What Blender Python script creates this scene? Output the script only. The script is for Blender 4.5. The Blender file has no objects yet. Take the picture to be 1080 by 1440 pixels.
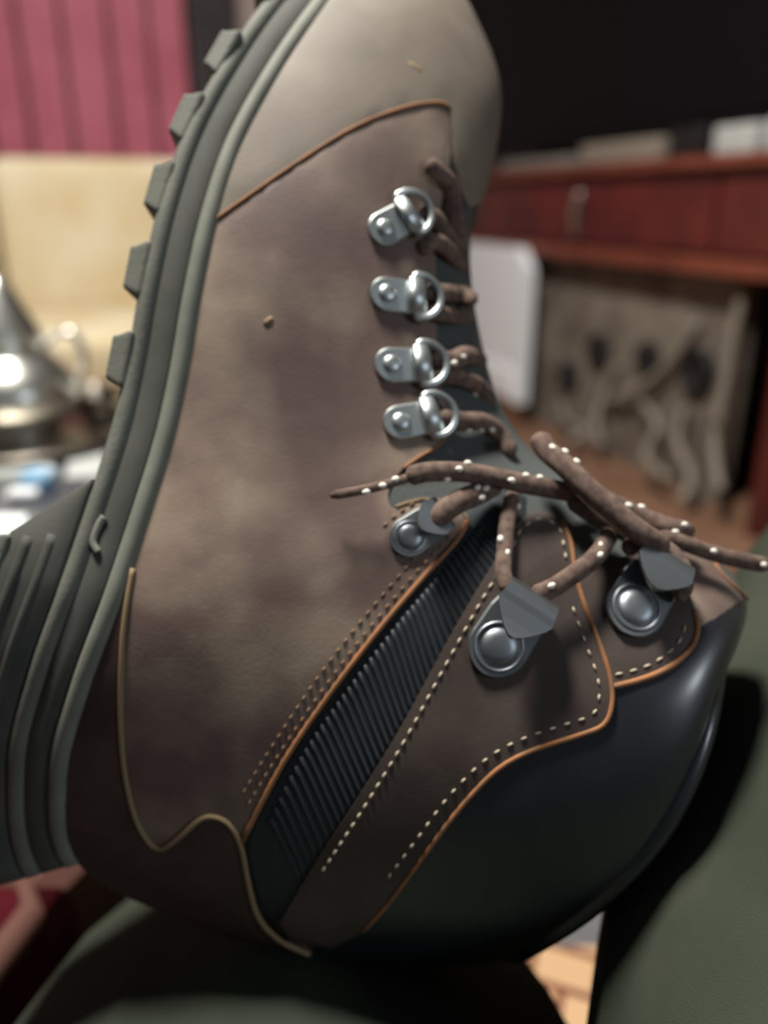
import bpy, bmesh, math, random
from mathutils import Vector, Matrix
from mathutils.bvhtree import BVHTree
from mathutils.geometry import delaunay_2d_cdt
random.seed(7)
sc = bpy.context.scene
COL = sc.collection
PI = math.pi

# ------------------------------------------------------------------ camera
FPX = 1130.0
PITCH = math.radians(21.0)
CAM = Vector((0, 0, 0.62))
R_ = Vector((1, 0, 0))
F_ = Vector((0, math.cos(PITCH), -math.sin(PITCH)))
U_ = Vector((0, math.sin(PITCH), math.cos(PITCH)))
cd = bpy.data.cameras.new('camera'); cam = bpy.data.objects.new('camera', cd); COL.objects.link(cam)
cam.location = CAM; cam.rotation_euler = (PI/2 - PITCH, 0, 0)
cd.sensor_fit = 'VERTICAL'; cd.sensor_height = 36.0; cd.lens = FPX/1440*36.0
cd.clip_start = 0.01
cd.dof.use_dof = True; cd.dof.focus_distance = 0.245; cd.dof.aperture_fstop = 3.9
sc.camera = cam

# ------------------------------------------------------------------ light
w = bpy.data.worlds.new('World'); sc.world = w; w.use_nodes = True
bg = w.node_tree.nodes['Background']
bg.inputs[0].default_value = (0.86, 0.92, 1.0, 1); bg.inputs[1].default_value = 0.048
def area(name, loc, target, size, power, col):
    l = bpy.data.lights.new(name, 'AREA'); l.shape = 'DISK'; l.size = size; l.energy = power; l.color = col
    o = bpy.data.objects.new(name, l); COL.objects.link(o); o.location = loc
    o.rotation_euler = (Vector(target)-Vector(loc)).to_track_quat('-Z', 'Y').to_euler()
    return o
area('ceiling_lamp_light', (-0.40, 0.66, 2.30), (-0.3, 0.8, 0), 0.40, 63, (1.0, 0.94, 0.84))
area('window_light', (1.65, -0.85, 1.15), (0.1, 0.25, 0.45), 0.26, 5.2, (0.84, 0.92, 1.0))
sc.view_settings.view_transform = 'Standard'; sc.view_settings.look = 'None'
sc.view_settings.gamma = 1.0; sc.view_settings.exposure = 0.35
sc.view_settings.use_curve_mapping = False

# ------------------------------------------------------------------ helpers
def P(px, py, d):
    return CAM + F_*d + R_*((px-540)/FPX*d) + U_*((720-py)/FPX*d)
def on_z(px, py, z):
    v = F_ + R_*((px-540)/FPX) + U_*((720-py)/FPX)
    return CAM + v*((z-CAM.z)/v.z)
def on_y(px, py, y):
    v = F_ + R_*((px-540)/FPX) + U_*((720-py)/FPX)
    return CAM + v*((y-CAM.y)/v.y)

MATS = {}
def lin(c): return tuple(((x/255.0)/12.92 if x/255.0 <= 0.04045 else ((x/255.0+0.055)/1.055)**2.4) for x in c) + (1,)
def mat(name, c, rough=0.6, metal=0.0, c2=None, nscale=40, ndet=4, bump=0.0, bscale=300, spec=0.5, c3=None, n3=8, coat=0.0, lo=0.4, hi=0.62):
    m = bpy.data.materials.new(name); m.use_nodes = True
    nt = m.node_tree; b = nt.nodes['Principled BSDF']
    b.inputs['Base Color'].default_value = lin(c); b.inputs['Roughness'].default_value = rough
    b.inputs['Metallic'].default_value = metal; b.inputs['Specular IOR Level'].default_value = spec
    b.inputs['Coat Weight'].default_value = coat; b.inputs['Coat Roughness'].default_value = 0.27
    tc = nt.nodes.new('ShaderNodeTexCoord')
    if c2:
        n = nt.nodes.new('ShaderNodeTexNoise'); n.inputs['Scale'].default_value = nscale; n.inputs['Detail'].default_value = ndet
        nt.links.new(tc.outputs['Object'], n.inputs['Vector'])
        r = nt.nodes.new('ShaderNodeValToRGB'); r.color_ramp.elements[0].position = lo; r.color_ramp.elements[1].position = hi
        r.color_ramp.elements[0].color = lin(c); r.color_ramp.elements[1].color = lin(c2)
        nt.links.new(n.outputs['Fac'], r.inputs['Fac']); out = r.outputs['Color']
        if c3:
            n2 = nt.nodes.new('ShaderNodeTexNoise'); n2.inputs['Scale'].default_value = n3; n2.inputs['Detail'].default_value = 3
            nt.links.new(tc.outputs['Object'], n2.inputs['Vector'])
            r2 = nt.nodes.new('ShaderNodeValToRGB'); r2.color_ramp.elements[0].position = 0.45; r2.color_ramp.elements[1].position = 0.65
            nt.links.new(n2.outputs['Fac'], r2.inputs['Fac'])
            mx = nt.nodes.new('ShaderNodeMix'); mx.data_type = 'RGBA'
            nt.links.new(r2.outputs['Color'], mx.inputs['Factor']); nt.links.new(out, mx.inputs['A']); mx.inputs['B'].default_value = lin(c3)
            out = mx.outputs['Result']
        nt.links.new(out, b.inputs['Base Color'])
    if bump:
        n = nt.nodes.new('ShaderNodeTexNoise'); n.inputs['Scale'].default_value = bscale; n.inputs['Detail'].default_value = 4
        nt.links.new(tc.outputs['Object'], n.inputs['Vector'])
        bn = nt.nodes.new('ShaderNodeBump'); bn.inputs['Strength'].default_value = bump; bn.inputs['Distance'].default_value = 0.002
        nt.links.new(n.outputs['Fac'], bn.inputs['Height']); nt.links.new(bn.outputs['Normal'], b.inputs['Normal'])
    MATS[name] = m
    return m

mat('leather', (114, 96, 90), 0.62, c2=(156, 140, 125), nscale=22, c3=(96, 79, 77), n3=16, bump=0.06, bscale=700, spec=0.35)
mat('leather_toe', (110, 102, 92), 0.62, c2=(134, 125, 112), nscale=22, c3=(114, 104, 96), n3=15, bump=0.06, bscale=700, spec=0.35)
mat('leather_dark', (66, 53, 50), 0.6, c2=(80, 66, 60), nscale=30, bump=0.06, bscale=700, spec=0.3)
mat('leather_strap', (72, 62, 59), 0.55, c2=(86, 76, 71), nscale=30, bump=0.05, bscale=700, spec=0.35)
mat('raw_edge', (170, 116, 76), 0.8, c2=(146, 106, 76), nscale=120)
mat('pale_edge', (150, 128, 98), 0.8)
mat('collar_black', (24, 27, 36), 0.42, bump=0.03, bscale=1400, spec=0.6, coat=1.0)
mat('flex_black', (44, 50, 56), 0.5, spec=0.4)
mat('tongue_teal', (78, 84, 84), 0.7, bump=0.3, bscale=1500)
mat('lining', (38, 38, 42), 0.9)
mat('stitch', (205, 192, 170), 0.8)
mat('stitch_brown', (150, 120, 95), 0.8)
mat('lace', (124, 106, 96), 0.85, c2=(98, 81, 76), nscale=300, bump=0.1, bscale=1600, spec=0.2)
mat('fleck', (255, 250, 240), 0.7)
mat('nickel', (186, 194, 196), 0.42, metal=1.0)
mat('gunmetal', (150, 157, 163), 0.45, metal=1.0)
mat('rubber', (106, 109, 102), 0.75, c2=(114, 117, 110), nscale=60, bump=0.1, bscale=500)  # sole greys here and below: black rubber, lightened to paint in glare haze
mat('rubber_dark', (74, 77, 73), 0.8, c2=(82, 84, 80), nscale=60)
mat('welt', (126, 130, 121), 0.7, c2=(118, 122, 113), nscale=80)
mat('trouser', (58, 63, 55), 0.95, c2=(67, 72, 63), nscale=14, bump=0.3, bscale=1500, spec=0.08)
mat('skin_sock', (60, 60, 62), 0.9)

def link(o, parent=None):
    COL.objects.link(o)
    if parent is not None: o.parent = parent
    return o
def wloc(o):
    v = Vector(o.location)
    while o.parent is not None:
        o = o.parent; v = v + Vector(o.location)
    return v
def mesh_obj(name, verts, faces, m, parent=None, smooth=True, org=None):
    """verts in world space; object origin = parent's world location (or org / mean)"""
    me = bpy.data.meshes.new(name)
    if parent is not None: o0 = wloc(parent)
    elif org is not None: o0 = Vector(org)
    else: o0 = Vector((0, 0, 0))
    me.from_pydata([tuple(Vector(v)-o0) for v in verts], [], [tuple(f) for f in faces])
    ms = m if isinstance(m, (list, tuple)) else [m]
    for q in ms: me.materials.append(MATS[q] if isinstance(q, str) else q)
    bm = bmesh.new(); bm.from_mesh(me)
    bmesh.ops.remove_doubles(bm, verts=bm.verts, dist=1e-6)
    bmesh.ops.recalc_face_normals(bm, faces=bm.faces)
    bm.to_mesh(me); bm.free()
    if smooth:
        for p in me.polygons: p.use_smooth = True
    o = bpy.data.objects.new(name, me)
    if parent is None: o.location = o0
    return link(o, parent)
def tag(o, label=None, cat=None, group=None, kind=None):
    if label: o['label'] = label
    if cat: o['category'] = cat
    if group: o['group'] = group
    if kind: o['kind'] = kind
    return o
def thing(name, loc, label, cat, group=None):
    o = bpy.data.objects.new(name, None); o.location = loc; o.empty_display_size = 0.02
    COL.objects.link(o); return tag(o, label, cat, group)
def basis(e1, e2, e3, loc):
    M = Matrix((e1, e2, e3)).transposed().to_4x4(); M.translation = loc; return M
def box_vf(c, s, M=None, bev=0.0):
    bm = bmesh.new(); bmesh.ops.create_cube(bm, size=1)
    for v in bm.verts: v.co = Vector((v.co.x*s[0], v.co.y*s[1], v.co.z*s[2]))
    if bev: bmesh.ops.bevel(bm, geom=bm.edges[:]+bm.verts[:], offset=bev, segments=3, affect='EDGES', profile=0.6)
    bm.verts.index_update()
    vs = [Vector(v.co)+Vector(c) for v in bm.verts]; fs = [[v.index for v in f.verts] for f in bm.faces]
    bm.free()
    if M is not None: vs = [M @ v for v in vs]
    return vs, fs
def lathe_vf(prof, n=40, c=(0, 0, 0)):
    vs, fs = [], []
    for r, z in prof:
        for k in range(n):
            a = 2*PI*k/n; vs.append(Vector((c[0]+r*math.cos(a), c[1]+r*math.sin(a), c[2]+z)))
    for i in range(len(prof)-1):
        for k in range(n):
            k2 = (k+1) % n
            fs.append((i*n+k, i*n+k2, (i+1)*n+k2, (i+1)*n+k))
    if prof[0][0] > 1e-5: fs.append(tuple(reversed(range(n))))
    if prof[-1][0] > 1e-5: fs.append(tuple((len(prof)-1)*n+k for k in range(n)))
    return vs, fs
def cr(p0, p1, p2, p3, t):
    return 0.5*((2*p1)+(p2-p0)*t+(2*p0-5*p1+4*p2-p3)*t*t+(3*p1-p0-3*p2+p3)*t*t*t)
def smooth_line(pts, n=8, closed=False):
    out = []; N = len(pts)
    if N < 3: 
        return [pts[0].lerp(pts[-1], k/n) for k in range(n+1)]
    rng = range(N) if closed else range(N-1)
    for i in rng:
        g = (lambda j: pts[j % N]) if closed else (lambda j: pts[min(max(j, 0), N-1)])
        for k in range(n): out.append(cr(g(i-1), g(i), g(i+1), g(i+2), k/n))
    if not closed: out.append(pts[-1])
    return out
def tube_vf(line, rad, up=None, flat=1.0, n=10, closed=False, cap=True):
    """sweep an ellipse; rad float or list; flat = ratio along 'up'"""
    vs, fs = [], []; L = len(line)
    for i, p in enumerate(line):
        a = line[(i-1) % L] if (closed or i > 0) else line[i]
        b = line[(i+1) % L] if (closed or i < L-1) else line[i]
        t = (b-a).normalized()
        upv = up[i] if isinstance(up, list) else (up or Vector((0.13, 0.2, 1)))
        s = t.cross(upv)
        if s.length < 1e-4: s = t.cross(Vector((1, 0.1, 0)))
        s.normalize(); q = s.cross(t)
        r = rad[i] if isinstance(rad, list) else rad
        for k in range(n):
            an = 2*PI*k/n; vs.append(p + s*(r*math.cos(an)) + q*(r*flat*math.sin(an)))
    for i in range(L if closed else L-1):
        for k in range(n):
            j = (i+1) % L; fs.append((i*n+k, i*n+(k+1) % n, j*n+(k+1) % n, j*n+k))
    if cap and not closed:
        fs.append(tuple(range(n))[::-1]); fs.append(tuple((L-1)*n+k for k in range(n)))
    return vs, fs

# ================================================================== ROOM
AZ = math.radians(18.6)
DA = Vector((-math.sin(AZ), math.cos(AZ), 0))      # direction the right wall recedes
DB = Vector((math.cos(AZ), math.sin(AZ), 0))       # along the back wall, to the right
RW = basis(DB, DA, Vector((0, 0, 1)), Vector((0, 0, 0)))   # room frame: x along back wall, y into depth
def rm(x, y, z): return RW @ Vector((x, y, z))
def to_room(v): return RW.inverted() @ v

mat('floor_wood', (132, 100, 80), 0.55, c2=(112, 82, 64), nscale=6, ndet=6)
mat('wall_paint', (196, 178, 170), 0.9, c2=(188, 170, 164), nscale=3)
mat('red_board', (198, 104, 124), 0.6, c2=(184, 88, 108), nscale=5)
mat('gap_dark', (52, 30, 38), 0.9)
mat('post_grey', (84, 78, 84), 0.7, c2=(64, 56, 62), nscale=9)
mat('cream', (206, 189, 154), 0.85, c2=(217, 205, 180), nscale=5, bump=0.2, bscale=400, spec=0.2)
mat('redwood', (96, 36, 32), 0.42, c2=(76, 28, 28), nscale=7, ndet=6, spec=0.5)
mat('redwood_edge', (124, 64, 48), 0.45, c2=(108, 54, 42), nscale=9)
mat('tv_black', (12, 11, 16), 0.55, spec=0.15)
mat('tv_frame', (16, 16, 19), 0.6, spec=0.2)
mat('silver', (224, 226, 220), 0.30, metal=1.0, bump=0.10, bscale=160)
mat('tray_metal', (128, 122, 114), 0.32, metal=1.0, bump=0.2, bscale=200)
mat('table_dark', (70, 72, 78), 0.35)
mat('white_plastic', (238, 244, 252), 0.45)
mat('paper', (236, 240, 246), 0.8)
mat('cloth_grey', (176, 180, 180), 0.9)
mat('blue_pack', (120, 168, 204), 0.5, c2=(200, 214, 224), nscale=24, lo=0.5, hi=0.56)
mat('beige_wall', (126, 118, 108), 0.9, c2=(96, 86, 79), nscale=7)
mat('beige_cable', (130, 122, 112), 0.7)
mat('plug_dark', (18, 18, 22), 0.6)
mat('red_cushion', (78, 18, 28), 0.9, c2=(64, 14, 22), nscale=12, spec=0.1)
mat('brown_piping', (92, 58, 50), 0.8)
mat('chrome', (200, 190, 180), 0.3, metal=1.0)
mat('remote_grey', (120, 116, 112), 0.5)

def rbox(name, x0, x1, y0, y1, z0, z1, m, parent=None, bev=0.0, smooth=False, org=None):
    vs, fs = box_vf(((x0+x1)/2, (y0+y1)/2, (z0+z1)/2), (abs(x1-x0), abs(y1-y0), abs(z1-z0)), RW, bev)
    return mesh_obj(name, vs, fs, m, parent, smooth=smooth or bev > 0.01, org=org)
def tagS(o): o['kind'] = 'structure'; return o

# room coordinates of key lines (measured from the photograph's vanishing lines)
cabF = to_room(on_z(1030, 742, 0)).x           # x of the cabinet front (foot on floor)
tagS(rbox('floor', -3.2, cabF+0.62, -1.2, 3.45, -0.06, 0, 'floor_wood'))
YB = 3.3
tagS(rbox('wall_back', -3.2, cabF+0.62, YB, YB+0.1, 0, 2.5, 'wall_paint'))
tagS(rbox('wall_right', cabF+0.62, cabF+0.72, -1.2, YB+0.1, 0, 2.5, 'beige_wall'))
print('cabF', cabF, to_room(on_z(700, 570, 0)))

# rug on the floor between the legs
def rug_mat():
    m = bpy.data.materials.new('rug'); m.use_nodes = True; nt = m.node_tree; b = nt.nodes['Principled BSDF']
    tc = nt.nodes.new('ShaderNodeTexCoord'); mp = nt.nodes.new('ShaderNodeMapping'); mp.inputs['Rotation'].default_value = (0, 0, 0.35)
    br = nt.nodes.new('ShaderNodeTexBrick'); br.inputs['Scale'].default_value = 9
    br.inputs['Color1'].default_value = lin((206, 170, 132)); br.inputs['Color2'].default_value = lin((196, 160, 122)); br.inputs['Mortar'].default_value = lin((120, 72, 54))
    br.inputs['Mortar Size'].default_value = 0.035; br.inputs['Brick Width'].default_value = 0.5; br.inputs['Row Height'].default_value = 0.36
    nt.links.new(tc.outputs['Object'], mp.inputs['Vector']); nt.links.new(mp.outputs['Vector'], br.inputs['Vector'])
    nt.links.new(br.outputs['Color'], b.inputs['Base Color']); b.inputs['Roughness'].default_value = 0.95
    MATS['rug'] = m
rug_mat()
mat('rug_grey', (112, 112, 116), 0.95, c2=(92, 92, 96), nscale=20)
rc = on_z(828, 1395, 0.0)
rug = thing('rug', (rc.x, rc.y-0.1, 0.0), 'tan rug with brown grid lines seen between the trouser legs', 'rug')
rv, rf = box_vf((rc.x+0.12, rc.y-0.165, 0.006), (0.54, 0.40, 0.010)); mesh_obj('rug_field', rv, rf, 'rug', rug, smooth=False)
rv, rf = box_vf((rc.x+0.12, rc.y+0.075, 0.006), (0.54, 0.08, 0.011)); mesh_obj('rug_border', rv, rf, 'rug_grey', rug, smooth=False)

# ---------------- red board screen, grey posts, cream sofa
def room_at(px, py, yr):
    """point on the room plane y = yr through a pixel, in room coordinates"""
    v = F_ + R_*((px-540)/FPX) + U_*((720-py)/FPX)
    a = RW.inverted() @ CAM; d = RW.inverted().to_3x3() @ v
    return a + d*((yr-a.y)/d.y)
YS = 3.05
ys0 = room_at(265, 40, YS); 
scr = thing('plank_screen', rm(ys0.x-0.5, YS, 0), 'tall red painted plank screen behind the cream sofa', 'screen')
edges = [-330, -250, -170, -95, -25, 32, 93, 158, 214, 266]
xs = [room_at(e, 100, YS).x for e in edges]
for a, b in zip(xs[:-1], xs[1:]):
    g = 0.007
    rbox('plank', a+g, b-g, YS, YS+0.025, 0.02, 1.9, 'red_board', scr, bev=0.003)
rbox('backing', xs[0], xs[-1], YS+0.025, YS+0.04, 0.02, 1.88, 'gap_dark', scr)
rbox('foot', xs[0], xs[-1], YS+0.0, YS+0.06, 0, 0.02, 'gap_dark', scr)
px_a, px_b, px_c = [room_at(e, 30, YS).x for e in (270, 287, 331)]
cu = thing('grey_curtain', rm((px_a+px_c)/2, YS+0.05, 0), 'narrow dark grey curtain hanging beside the red plank screen', 'curtain')
n = 40; vs = []; fs = []
for i in range(n+1):
    x = px_a+(px_c-px_a)*i/n
    for z in (0.02, 2.05): vs.append(rm(x, YS+0.03+0.022*math.sin(i/n*2*PI*2.2), z))
for i in range(n+1):
    x = px_a+(px_c-px_a)*i/n
    for z in (0.02, 2.05): vs.append(rm(x, YS+0.036+0.022*math.sin(i/n*2*PI*2.2), z))
o2 = 2*(n+1)
for i in range(n):
    fs.append((2*i, 2*i+2, 2*i+3, 2*i+1)); fs.append((o2+2*i, o2+2*i+1, o2+2*i+3, o2+2*i+2))
mesh_obj('drape', vs, fs, 'post_grey', cu)
v_, f_ = tube_vf([rm(px_a-0.05, YS+0.035, 2.05), rm(px_c+0.05, YS+0.035, 2.05)], 0.012); mesh_obj('rail', v_, f_, 'gap_dark', cu)

YC = 2.30
top = room_at(100, 221, YC)
sx0, sx1 = room_at(-420, 300, YC).x, room_at(330, 300, YC).x
sofa = thing('sofa', rm((sx0+sx1)/2, YC, 0), 'cream yellow sofa behind the silver teapot', 'sofa')
rbox('base', sx0, sx1, YC-0.55, YC+0.18, 0.05, 0.24, 'cream', sofa, bev=0.02)
mid = (sx0+sx1)/2
for a, b in ((sx0+0.01, mid-0.004), (mid+0.004, sx1-0.01)):
    rbox('back_cushion', a, b, YC, YC+0.2, 0.34, top.z, 'cream', sofa, bev=0.045)
    rbox('seat_cushion', a, b, YC-0.56, YC+0.02, 0.24, 0.37, 'cream', sofa, bev=0.035)
for x in (sx0+0.05, sx1-0.05):
    for y in (YC-0.48, YC+0.1): rbox('foot', x-0.025, x+0.025, y-0.025, y+0.025, 0, 0.055, 'gap_dark', sofa)

# ---------------- television unit along the right wall
def cab_at(px, py, off=0.0):
    """room coords on the plane x = cabF+off through pixel"""
    v = F_ + R_*((px-540)/FPX) + U_*((720-py)/FPX)
    a = RW.inverted() @ CAM; d = RW.inverted().to_3x3() @ v
    return a + d*((cabF+off-a.x)/d.x)
cy0 = cab_at(1090, 500).y; cy1 = cab_at(560, 330).y
zt = cab_at(880, 228).z; zt0 = cab_at(880, 243).z; zb = cab_at(880, 352).z; zb0 = cab_at(880, 372).z
print('cab', cy0, cy1, zt, zt0, zb, zb0)
CX = cabF; CD = 0.46
cab = thing('tv_cabinet', rm(CX+CD/2, (cy0+cy1)/2, 0), 'reddish brown wooden television cabinet with drawers above an open shelf', 'cabinet')
rbox('top_board', CX-0.015, CX+CD, cy0-0.6, cy1+0.02, zt0, zt, 'redwood_edge', cab, bev=0.003)
rbox('shelf_board', CX-0.01, CX+CD, cy0-0.6, cy1, zb0, zb, 'redwood_edge', cab, bev=0.003)
rbox('carcass', CX+0.03, CX+CD, cy0-0.6, cy1, zb, zt0, 'redwood', cab)
rbox('side_panel', CX, CX+CD, cy0-0.05, cy0, 0, zb0, 'redwood', cab, bev=0.002)
rbox('side_panel', CX, CX+CD, cy1-0.04, cy1, 0, zb0, 'redwood', cab, bev=0.002)
rbox('back_panel', CX+CD-0.02, CX+CD, cy0, cy1-0.04, 0.0, zb0, 'beige_wall', cab)
dl = [cab_at(x, 300).y for x in (1180, 1003, 752, 600)]
for k in range(3):
    ya, yb = dl[k+1]+0.006, dl[k]-0.006
    if yb < ya: ya, yb = yb, ya
    ya, yb = min(dl[k], dl[k+1])+0.006, max(dl[k], dl[k+1])-0.006
    d = rbox('drawer', CX+0.005, CX+0.03, ya, yb, zb+0.008, zt0-0.014, 'redwood', cab, bev=0.004)
    if k == 1:
        h = cab_at(819, 300)
        hh = (cab_at(819, 272).z-cab_at(819, 332).z)/2
        line = [rm(CX-0.012, h.y, h.z-hh), rm(CX-0.02, h.y, h.z), rm(CX-0.012, h.y, h.z+hh)]
        v_, f_ = tube_vf(smooth_line(line, 6), 0.011, n=8); tag(mesh_obj('handle', v_, f_, 'chrome', d), 'pale vertical metal handle')
    if k == 0:
        h = cab_at(1008, 300)
tv0 = cab_at(1300, 100, 0.14).y; tv1 = cab_at(610, 100, 0.14).y
zt_ = zt+0.07
tv = thing('television', rm(CX+0.16, (tv0+tv1)/2, zt), 'large black flat television on the red cabinet', 'television')
rbox('housing', CX+0.18, CX+0.23, tv0, tv1, zt_, zt_+0.62, 'tv_frame', tv, bev=0.006)
rbox('screen', CX+0.174, CX+0.18, tv0+0.02, tv1-0.02, zt_+0.025, zt_+0.60, 'tv_black', tv)
rbox('stand', CX+0.14, CX+0.30, (tv0+tv1)/2-0.25, (tv0+tv1)/2+0.25, zt, zt+0.015, 'tv_frame', tv, bev=0.004)
rbox('stand_neck', CX+0.19, CX+0.22, (tv0+tv1)/2-0.05, (tv0+tv1)/2+0.05, zt+0.014, zt_+0.02, 'tv_frame', tv)
# things in front of the television
def top_item(name, pa, pb, h, dpt, m, label, cat, off=0.03, bev=0.008):
    a = cab_at(pa, 215, off).y; b = cab_at(pb, 215, off).y
    a, b = min(a, b), max(a, b)
    o = rbox(name, CX+off, CX+off+dpt, a, b, zt, zt+h, m, None, bev=bev, smooth=True, org=rm(CX+off, (a+b)/2, zt))
    return tag(o, label, cat)
top_item('soundbar', 705, 800, 0.03, 0.06, 'remote_grey', 'long dull grey bar lying left on the red cabinet top', 'soundbar')
top_item('paper_stack', 815, 925, 0.05, 0.07, 'beige_cable', 'pale beige stack of papers on the cabinet top', 'paper')
top_item('black_box', 938, 985, 0.06, 0.05, 'plug_dark', 'small black box standing on the cabinet top before the television', 'box', bev=0.006)
top_item('white_box', 1000, 1058, 0.055, 0.06, 'cloth_grey', 'small white box on the cabinet top, nearer the black box', 'box')
top_item('white_box', 1072, 1140, 0.058, 0.06, 'cloth_grey', 'small white box at the right picture edge on cabinet top', 'box')

# white case leaning in the open shelf
pa, pb = cab_at(640, 450, -0.05), cab_at(735, 450, -0.05)
wz1 = cab_at(700, 346, -0.05).z; wz0 = cab_at(700, 556, -0.05).z
wb = thing('white_case', rm(CX-0.02, (pa.y+pb.y)/2, 0), 'white plastic case standing at the far end of the open shelf', 'case')
ya, yb = min(pa.y, pb.y), max(pa.y, pb.y)
bm = bmesh.new()
out = [(ya+0.0, wz0), (ya, wz1-0.055), (ya+0.06, wz1), (yb, wz1), (yb, wz0)]
vs = [rm(CX-0.05, y, z) for y, z in out]+[rm(CX-0.018, y, z) for y, z in out]
fs = [(0, 1, 2, 3, 4), (9, 8, 7, 6, 5)]+[(i, (i+1) % 5, (i+1) % 5+5, i+5) for i in range(5)]
mesh_obj('shell', vs, fs, 'white_plastic', wb, smooth=False)
vs, fs = box_vf((CX-0.053, (ya+yb)/2, wz0+(wz1-wz0)*0.12), (0.01, (yb-ya)*0.9, (wz1-wz0)*0.2), RW, 0.003)
mesh_obj('lower_trim', vs, fs, 'paper', wb)
if wz0 > 0.002:
    vs, fs = box_vf((CX-0.034, (ya+yb)/2, wz0/2), (0.03, (yb-ya)*0.9, wz0), RW)
    mesh_obj('plinth', vs, fs, 'floor_wood', wb, smooth=False)

# speakers / sockets and cables inside the open shelf
def niche_pt(px, py, off): 
    q = cab_at(px, py, off); return rm(q.x, q.y, q.z)
boxoff = 0.05
q0 = cab_at(735, 400, boxoff); q1 = cab_at(1056, 400, boxoff)
yA, yB = min(q0.y, q1.y), max(q0.y, q1.y)
pan = thing('socket_panel', rm(CX+boxoff+0.02, (yA+yB)/2, 0), 'grey beige panel with dark round sockets inside the open shelf', 'panel')
rbox('board', CX+boxoff, CX+boxoff+0.03, yA, yB, 0.0, zb0-0.005, 'beige_wall', pan, bev=0.004)
for (x, y, r) in ((845, 494, 25), (803, 530, 22), (914, 505, 24), (986, 524, 33)):
    c = cab_at(x, y, boxoff); d = (rm(c.x, c.y, c.z)-CAM).dot(F_); rr = r/FPX*d
    vs, fs = lathe_vf([(rr, 0), (rr, 0.016), (rr*0.8, 0.02), (rr*0.7, 0.012), (0.0001, 0.012)], 20)
    Mx = basis(DA, Vector((0, 0, 1)), -DB, rm(c.x, c.y, c.z))
    mesh_obj('socket', [Mx @ v for v in vs], fs, 'plug_dark', pan)
cabs = [
 ([(980, 455, 0.035), (950, 500, 0.028), (915, 535, 0.024), (880, 555, 0.020), (850, 566, 0.03)], 0.011, 'beige cable running diagonally across the dark sockets'),
 ([(872, 512, .036), (852, 548, .03), (838, 590, .0), (845, 625, -.04)], 0.010, 'beige cable dropping below the leftmost dark sockets'),
 ([(1046, 410, .032), (1032, 470, .028), (1020, 540, .02), (1005, 620, .0), (1012, 690, -.03)], 0.011, 'thick beige cable hanging at the right of the shelf'),
 ([(905, 568, .03), (925, 600, .01), (908, 640, -.02), (935, 672, -.05)], 0.011, 'beige cable curling low near the shelf middle'),
 ([(962, 572, .03), (952, 620, .01), (972, 670, -.02), (958, 706, -.06)], 0.011, 'beige cable trailing to the floor below the large socket'),
 ([(790, 565, .03), (796, 590, -.02), (822, 606, -.04), (800, 622, -.08)], 0.010, 'thin beige cable lying low beside the white case')]
for pts, r, lab in cabs:
    line = smooth_line([niche_pt(*p) for p in pts], 8)
    line = [Vector((p.x, p.y, max(p.z, r))) for p in line]
    v_, f_ = tube_vf(line, r, n=8); o = mesh_obj('cable', v_, f_, 'beige_cable', None, org=line[-1]); tag(o, lab, 'cable', 'cables in the open shelf')

# ---------------- low table with tea things
TZ = 0.34
tc = on_z(30, 605, TZ+0.012)
tabc = Vector((tc.x-0.18, tc.y-0.16, 0))
tab = thing('coffee_table', tabc, 'low dark grey table under the silver teapot', 'table')
tx0, tx1, ty0, ty1 = tabc.x-0.42, tc.x+0.16, tc.y-0.34, tc.y+0.2
def wbox(name, x0, x1, y0, y1, z0, z1, m, parent=None, bev=0.0, org=None):
    vs, fs = box_vf(((x0+x1)/2, (y0+y1)/2, (z0+z1)/2), (x1-x0, y1-y0, z1-z0), None, bev)
    return mesh_obj(name, vs, fs, m, parent, smooth=bev > 0.003, org=org)
wbox('table_top', tx0, tx1, ty0, ty1, TZ-0.03, TZ, 'table_dark', tab, bev=0.005)
for x in (tx0+0.04, tx1-0.04):
    for y in (ty0+0.04, ty1-0.04): wbox('leg', x-0.02, x+0.02, y-0.02, y+0.02, 0, TZ-0.028, 'table_dark', tab)
tr = thing('tray', (tc.x, tc.y, TZ), 'round dull metal tray under the silver teapot', 'tray')
TR = 0.145
v_, f_ = lathe_vf([(0.0001, 0.0), (TR*0.86, 0.0), (TR, 0.012), (TR+0.003, 0.014), (TR, 0.016), (TR*0.85, 0.005), (0.0001, 0.004)], 48, (tc.x, tc.y, TZ))
mesh_obj('dish', v_, f_, 'tray_metal', tr)
rimline = [Vector((tc.x+TR*math.cos(a*PI/24), tc.y+TR*math.sin(a*PI/24), TZ+0.015)) for a in range(48)]
v_, f_ = tube_vf(rimline, 0.0035, n=8, closed=True); mesh_obj('rim', v_, f_, 'tray_metal', tr)
# teapot
tp = on_z(24, 603, TZ+0.006); pz = TZ+0.005
tea = thing('teapot', (tp.x, tp.y, pz), 'shiny silver teapot with domed lid on the metal tray', 'teapot')
dpt = (tp-CAM).dot(F_); k = 1.12*dpt/FPX     # metres per pixel
def pz_(py): return pz+(603-py)*k*1.03
def sc_prof(L): return [(max(a*k, 0.0001), b*k) for a, b in L]
v_, f_ = lathe_vf(sc_prof([(0, 0), (50, 0), (52, 4), (46, 10), (62, 18), (76, 32), (81, 46), (77, 62), (65, 80), (52, 93), (46, 101), (49, 106), (46, 109), (0, 109)]), 48, (tp.x, tp.y, pz))
mesh_obj('body', v_, f_, 'silver', tea)
v_, f_ = lathe_vf(sc_prof([(48, 109), (47, 114), (41, 130), (31, 150), (21, 172), (12, 186), (5, 190), (0, 190)]), 40, (tp.x, tp.y, pz))
lid = mesh_obj('lid', v_, f_, 'silver', tea)
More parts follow.
